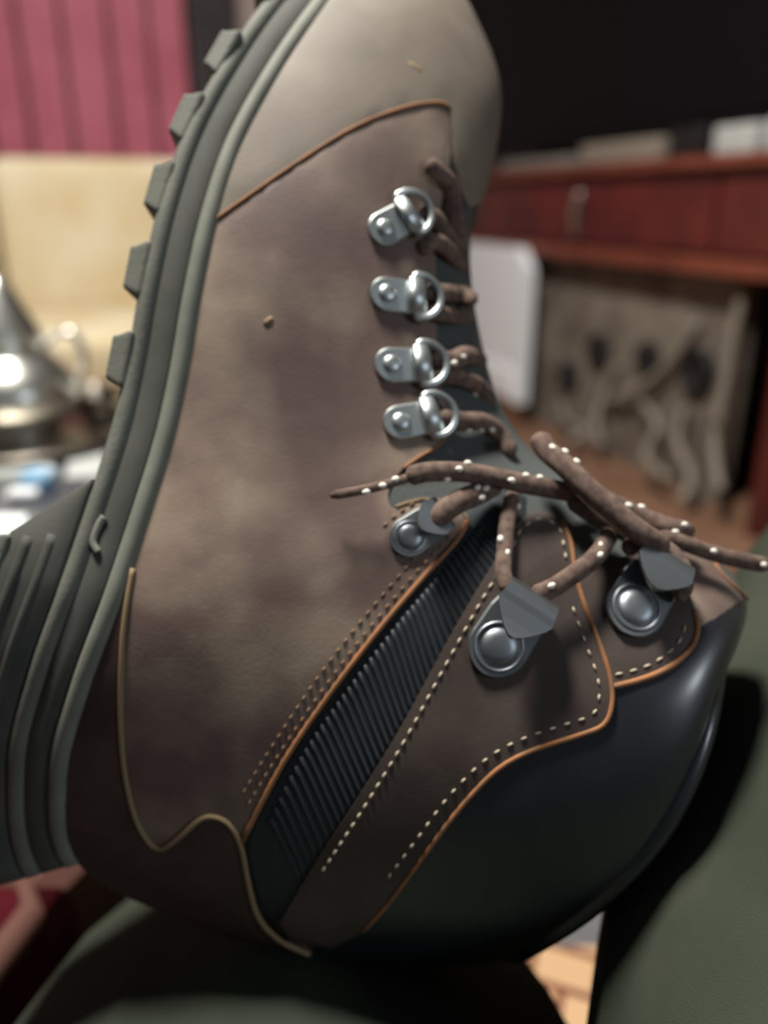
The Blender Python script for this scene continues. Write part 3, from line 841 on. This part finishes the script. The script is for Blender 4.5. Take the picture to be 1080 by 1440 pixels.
def cap_path(r, x1, z, n=8):
    return [(-r*math.cos(a*PI/2/n)*1.0, z, max(r*math.sin(a*PI/2/n), 0.15*mm)) for a in range(n+1)]+[(x1, z, r*0.96)]
def dome(r, h, m, name='rivet'):
    v, f = lathe_vf([(r, 0), (r*1.0, h*0.25), (r*0.86, h*0.68), (r*0.5, h*0.95), (0.0001, h)], 24); return me_from(v, f, name, m)
# D-ring eyelet
plate_me = strip_mesh(cap_path(5.6*mm, 9.5*mm, 0.6*mm), 1.3*mm, 'eyelet_plate', 'nickel')
rivet_me = dome(3.1*mm, 1.5*mm, 'nickel')
rl = [Vector((9.2*mm, -6.6*mm, 2.2*mm)), Vector((9.2*mm, -3*mm, 2.2*mm)), Vector((9.2*mm, 3*mm, 2.2*mm)), Vector((9.2*mm, 6.6*mm, 2.2*mm))]
for a in range(1, 12):
    an = PI/2-PI*a/12; rl.append(Vector(((10.2+7.6*math.cos(an))*mm, 7.1*mm*math.sin(an), (2.2+0.6*math.cos(an))*mm)))
rl = smooth_line(rl, 3, closed=True)
v, f = tube_vf(rl, 1.25*mm, up=Vector((0, 0, 1)), n=10, closed=True); ring_me = me_from(v, f, 'd_ring', 'nickel')
v, f = tube_vf([Vector((10.2*mm, -5.9*mm, 2.0*mm)), Vector((10.2*mm, 5.9*mm, 2.0*mm))], 3.2*mm, n=14, flat=0.45); sleeve_me = me_from(v, f, 'ring_sleeve', 'nickel')
def add_child(name, me, parent, M):
    o = bpy.data.objects.new(name, me); COL.objects.link(o); o.parent = parent; o.matrix_local = M; return o
def d_eyelet(px0, py0, px1, py1, sc_=1.0):
    M = place(px0, py0, px1, py1, 0.0016)
    L = M.copy(); L.translation = M.translation-wloc(boot)
    p = add_child('lace_eyelet', plate_me, boot, L @ Matrix.Scale(sc_, 4))
    add_child('rivet', rivet_me, p, Matrix.Translation((0, 0, 1.1*mm)))
    add_child('d_ring', ring_me, p, Matrix.Identity(4)); add_child('ring_sleeve', sleeve_me, p, Matrix.Identity(4))
d_eyelet(538, 326, 574, 306, 1.2)
d_eyelet(541, 417, 588, 424, 1.2)
d_eyelet(548, 516, 596, 517, 1.2)
d_eyelet(561, 597, 606, 589, 1.2)
# speed hooks
def hook_meshes(sc_):
    R0 = 8.6*mm*sc_
    path = cap_path(R0, 9*mm*sc_, 0.7*mm)
    path += [(13*mm*sc_, 0.8*mm, R0*0.86)]
    c = (13.5*mm*sc_, 4.6*mm*sc_); rr = 4.0*mm*sc_
    for a in range(0, 9):
        an = -PI/2+PI*a/8; path.append((c[0]+rr*math.cos(an), c[1]+rr*math.sin(an), R0*(0.72+0.2*a/8)))
    path += [(11.5*mm*sc_, 8.7*mm*sc_, R0*0.98), (9.5*mm*sc_, 9.0*mm*sc_, R0*0.86), (7*mm*sc_, 9.4*mm*sc_, R0*0.62), (4.6*mm*sc_, 10.0*mm*sc_, R0*0.34), (3.2*mm*sc_, 10.6*mm*sc_, R0*0.10)]
    return strip_mesh(path, 1.5*mm*sc_, 'hook', 'gunmetal'), dome(5.4*mm*sc_, 1.7*mm*sc_, 'gunmetal')
hk_big = hook_meshes(1.25); hk_small = hook_meshes(0.85)
v, f = lathe_vf([(7.0*mm, 0.8*mm), (7.2*mm, 1.5*mm), (6.6*mm, 1.9*mm), (6.2*mm, 1.5*mm), (6.0*mm, 0.8*mm)], 28); washer_me = me_from(v, f, 'rivet_collar', 'gunmetal')
def hook(px0, py0, px1, py1, off, big=True):
    h, r = hk_big if big else hk_small
    M = place(px0, py0, px1, py1, off); L = M.copy(); L.translation = M.translation-wloc(boot)
    p = add_child('lace_hook', h, boot, L); rv = add_child('rivet', r, p, Matrix.Translation((0, 0, 1.2*mm)))
    add_child('rivet_collar', washer_me, p, Matrix.Scale(1.25 if big else 0.85, 4))
hook(575, 757, 618, 728, 0.0016, big=False)
hook(699, 909, 738, 846, 0.0030)
hook(889, 858, 922, 800, 0.0024)

# ---- laces
fleck_bm = bmesh.new(); bmesh.ops.create_icosphere(fleck_bm, subdivisions=1, radius=1)
for v in fleck_bm.verts: v.co = Vector((v.co.x*1.75*mm, v.co.y*1.25*mm, v.co.z*0.8*mm))
fleck_me = bpy.data.meshes.new('lace_fleck'); fleck_bm.to_mesh(fleck_me); fleck_bm.free(); fleck_me.materials.append(MATS['fleck'])
for p in fleck_me.polygons: p.use_smooth = True
def proj(q):
    v = q-CAM; d = v.dot(F_); return (540+v.dot(R_)/d*FPX, 720-v.dot(U_)/d*FPX, d)
def lace(pts, r=0.0026, flat=0.62, flecks=(), aglet=False, taper=False):
    """pts: (px,py,offset mm above the boot) or (px,py,None,depth)"""
    L = []
    for p in pts:
        if len(p) == 4: L.append(P(p[0], p[1], p[3]))
        else:
            s, u = pick(p[0], p[1]); q = X(s, u); d = (q-CAM).dot(F_)
            L.append(P(p[0], p[1], d-p[2]*mm))
    line = smooth_line(L, 8)
    n = len(line)
    rr = [r*(min(1, 0.45+i/5) if i < 4 else 1)*(min(1, 0.45+(n-1-i)/5) if n-1-i < 4 else 1) for i in range(n)]
    v_, f_ = tube_vf(line, rr, up=-F_, flat=flat, n=12)
    o = mesh_obj('lace', v_, f_, 'lace', boot)
    pl = wloc(boot)
    pr = [proj(q) for q in line]
    for (x, y) in flecks:
        i = min(range(n), key=lambda k: (pr[k][0]-x)**2+(pr[k][1]-y)**2)
        d = pr[i][2]; c = P(x, y, d)
        # put the fleck on the lace surface
        lat = (c-line[i]); lat_l = min(lat.length, rr[i]*0.92)
        c = line[i]+(lat.normalized()*lat_l if lat.length > 1e-6 else lat)
        hgt = rr[i]*flat*math.sqrt(max(0.02, 1-(lat_l/rr[i])**2))
        c = c-F_*hgt
        tn = (line[min(i+1, n-1)]-line[max(i-1, 0)]).normalized(); e3 = (-F_-tn*(-F_).dot(tn)).normalized(); e2 = e3.cross(tn)
        add_child('lace_fleck', fleck_me, o, basis(tn, e2, e3, c-pl))
    return o
# crossings between the eyelets
lace([(600, 228, 5), (618, 244, 6), (634, 262, 5), (640, 310, 4), (650, 360, 1)], r=.0036)
lace([(592, 352, 4), (612, 340, 6), (630, 352, 6), (655, 380, 1)], r=.0034)
lace([(588, 300, 3), (610, 306, 5), (628, 330, 4), (652, 352, 1)], r=.0036)
lace([(598, 412, 4), (628, 412, 6), (648, 414, 5), (668, 426, 0)], flecks=[(618, 430)], r=.0038)
lace([(600, 438, 3), (628, 442, 5), (664, 448, 0)], r=.0034)
lace([(604, 500, 4), (632, 508, 6), (655, 500, 6), (682, 506, 0)], flecks=[(638, 512), (651, 503)], r=.0040)
lace([(608, 530, 3), (640, 530, 5), (668, 540, 4), (694, 566, 0)], flecks=[(667, 556), (674, 546)], r=.0034)
lace([(616, 584, 4), (648, 592, 6), (680, 594, 6), (704, 612, 4), (720, 642, 2)], flecks=[(659, 605), (676, 604), (691, 605)], r=.0036)
# lace held by the small hook
lace([(612, 742, 7), (622, 722, 10), (644, 706, 10), (672, 694, 9), (704, 676, 10)], flecks=[(670, 686), (682, 687), (677, 700)], r=.0042, flat=.7)
# bow ends and loops
lace([(464, 697, 9), (500, 691, 11), (540, 682, 12), (585, 669, 13)], r=.0017, flecks=[(515, 692), (538, 683), (556, 674)])
lace([(572, 672, 13), (600, 664, 14), (650, 664, 15), (700, 672, 16), (745, 682, 16), (800, 692, 15), (850, 703, 15), (905, 728, 15), (945, 742, 14), (975, 748, 12)], r=.0036, flat=.65,
     flecks=[(628, 674), (645, 660), (658, 648), (718, 676), (739, 669), (759, 664), (814, 713), (838, 706), (857, 709), (882, 711), (902, 711), (931, 754), (947, 748), (960, 738)])
lace([(758, 610, None, .300), (768, 632, None, .297), (795, 656, None, .292), (830, 690, None, .288), (870, 724, None, .286), (905, 752, None, .285), (938, 772, None, .288)], r=.0042, flat=.7, flecks=[(775, 630), (795, 634), (819, 641)])
lace([(722, 690, 8), (714, 730, 7), (710, 770, 7), (708, 806, 9), (716, 832, 10)], r=.0030, flecks=[(729, 712), (703, 758), (712, 777)])
lace([(748, 838, 10), (775, 828, 11), (806, 808, 12), (832, 788, 12), (850, 766, 11), (862, 742, 9)], r=.0034, flecks=[(774, 823), (843, 766), (842, 780)])
lace([(800, 700, 12), (830, 722, 12), (868, 742, 12), (900, 762, 12), (925, 775, 10)], r=.0034)
lace([(878, 776, 9), (900, 762, 12), (935, 772, 13), (958, 796, 13), (962, 826, 11), (948, 838, 9)], r=.0034, flecks=[(908, 770)])
lace([(925, 752, 12), (962, 764, None, .296), (1002, 778, None, .298), (1042, 788, None, .300), (1084, 796, None, .303)], r=.0030, flecks=[(1001, 775), (1071, 794)])

# ================================================================== PERSON (seated, only the trousers are in view)
person = thing('person', (0.1, 0.0, 0.0), 'seated person in dark olive trousers holding the boot on the lap', 'person')
def limb_mesh(name, chain, m, parent, edges=None):
    me = bpy.data.meshes.new(name); o0 = wloc(parent)
    me.from_pydata([tuple(Vector(p[:3])-o0) for p in chain], edges or [(i, i+1) for i in range(len(chain)-1)], [])
    me.materials.append(MATS[m]); ob = bpy.data.objects.new(name, me); link(ob, parent)
    md = ob.modifiers.new('skin', 'SKIN'); md.use_smooth_shade = True
    for v, p in zip(me.skin_vertices[0].data, chain): v.radius = (p[3], p[3]); 
    me.skin_vertices[0].data[0].use_root = True
    sd = ob.modifiers.new('sub', 'SUBSURF'); sd.levels = 2; sd.render_levels = 2
    tx = bpy.data.textures.new('folds', 'CLOUDS'); tx.noise_scale = 0.09
    dm = ob.modifiers.new('folds', 'DISPLACE'); dm.texture = tx; dm.strength = 0.014; dm.texture_coords = 'LOCAL'
    return ob
chain = [
 (0.02, -0.26, 0.17, 0.17),   # pelvis
 (-0.08, -0.10, 0.185, 0.170), (-0.048, 0.06, 0.185, 0.196), (-0.040, 0.20, 0.166, 0.190), (-0.050, 0.32, 0.161, 0.160), (-0.04, 0.45, 0.13, 0.10), (-0.03, 0.60, 0.065, 0.062),
 (0.16, -0.10, 0.20, 0.135), (0.150, 0.12, 0.285, 0.110), (0.185, 0.25, 0.350, 0.106), (0.250, 0.33, 0.395, 0.102), (0.315, 0.42, 0.43, 0.095), (0.34, 0.50, 0.26, 0.068), (0.35, 0.53, 0.06, 0.058)]
edges = [(0, 1), (1, 2), (2, 3), (3, 4), (4, 5), (5, 6), (0, 7), (7, 8), (8, 9), (9, 10), (10, 11), (11, 12), (12, 13)]
limb_mesh('trousers', chain, 'trouser', person, edges)
for x, y in ((-0.03, 0.60), (0.35, 0.53)):
    limb_mesh('sock', [(x, y, 0.055, 0.040), (x, y+0.06, 0.045, 0.038), (x, y+0.15, 0.03, 0.030)], 'skin_sock', person)

# red bolster beside the thigh
bol = thing('bolster_cushion', (-0.5, 0.1, 0), 'dark red bolster cushion with brown piping at lower left, beside the thigh', 'cushion')
bo = [(-0.85, -0.5), (-0.27, -0.5), (-0.245, 0.1), (-0.19, 0.375), (-0.85, 0.40)]
def off_poly(p, d):
    c = Vector((sum(q[0] for q in p)/len(p), sum(q[1] for q in p)/len(p)))
    return [Vector(q)+(c-Vector(q)).normalized()*d for q in p]
vs = []
for d, z in ((0.012, 0.0), (0, 0.012), (0, 0.215), (0.006, 0.236), (0.022, 0.248), (0.06, 0.253)):
    vs += [Vector((q.x, q.y, z)) for q in off_poly(bo, d)]
fs = [(4, 3, 2, 1, 0), tuple(range(25, 30))]+[(i*5+j, i*5+(j+1) % 5, i*5+5+(j+1) % 5, i*5+5+j) for i in range(5) for j in range(5)]
mesh_obj('cushion_body', vs, fs, 'red_cushion', bol, smooth=False)
pl_ = off_poly(bo, 0.010)
eb = [(-0.85, 0.39), (-0.20, 0.37), (-0.172, 0.44), (-0.20, 0.47), (-0.85, 0.48)]
vs = []
for d, z in ((0.0, 0.0), (0, 0.225), (0.012, 0.238), (0.03, 0.240)): vs += [Vector((q.x, q.y, z)) for q in off_poly(eb, d)]
fs = [(4, 3, 2, 1, 0), tuple(range(15, 20))]+[(i*5+j, i*5+(j+1) % 5, i*5+5+(j+1) % 5, i*5+5+j) for i in range(3) for j in range(5)]
mesh_obj('end_band', vs, fs, 'brown_piping', bol, smooth=False)
v_, f_ = tube_vf([Vector((q.x, q.y, 0.242)) for q in (pl_[4], pl_[3].lerp(pl_[4], .5), pl_[3].lerp(pl_[4], .03), pl_[3].lerp(pl_[2], .08), pl_[2], pl_[1])], 0.009, n=8)
mesh_obj('piping', v_, f_, 'brown_piping', bol)
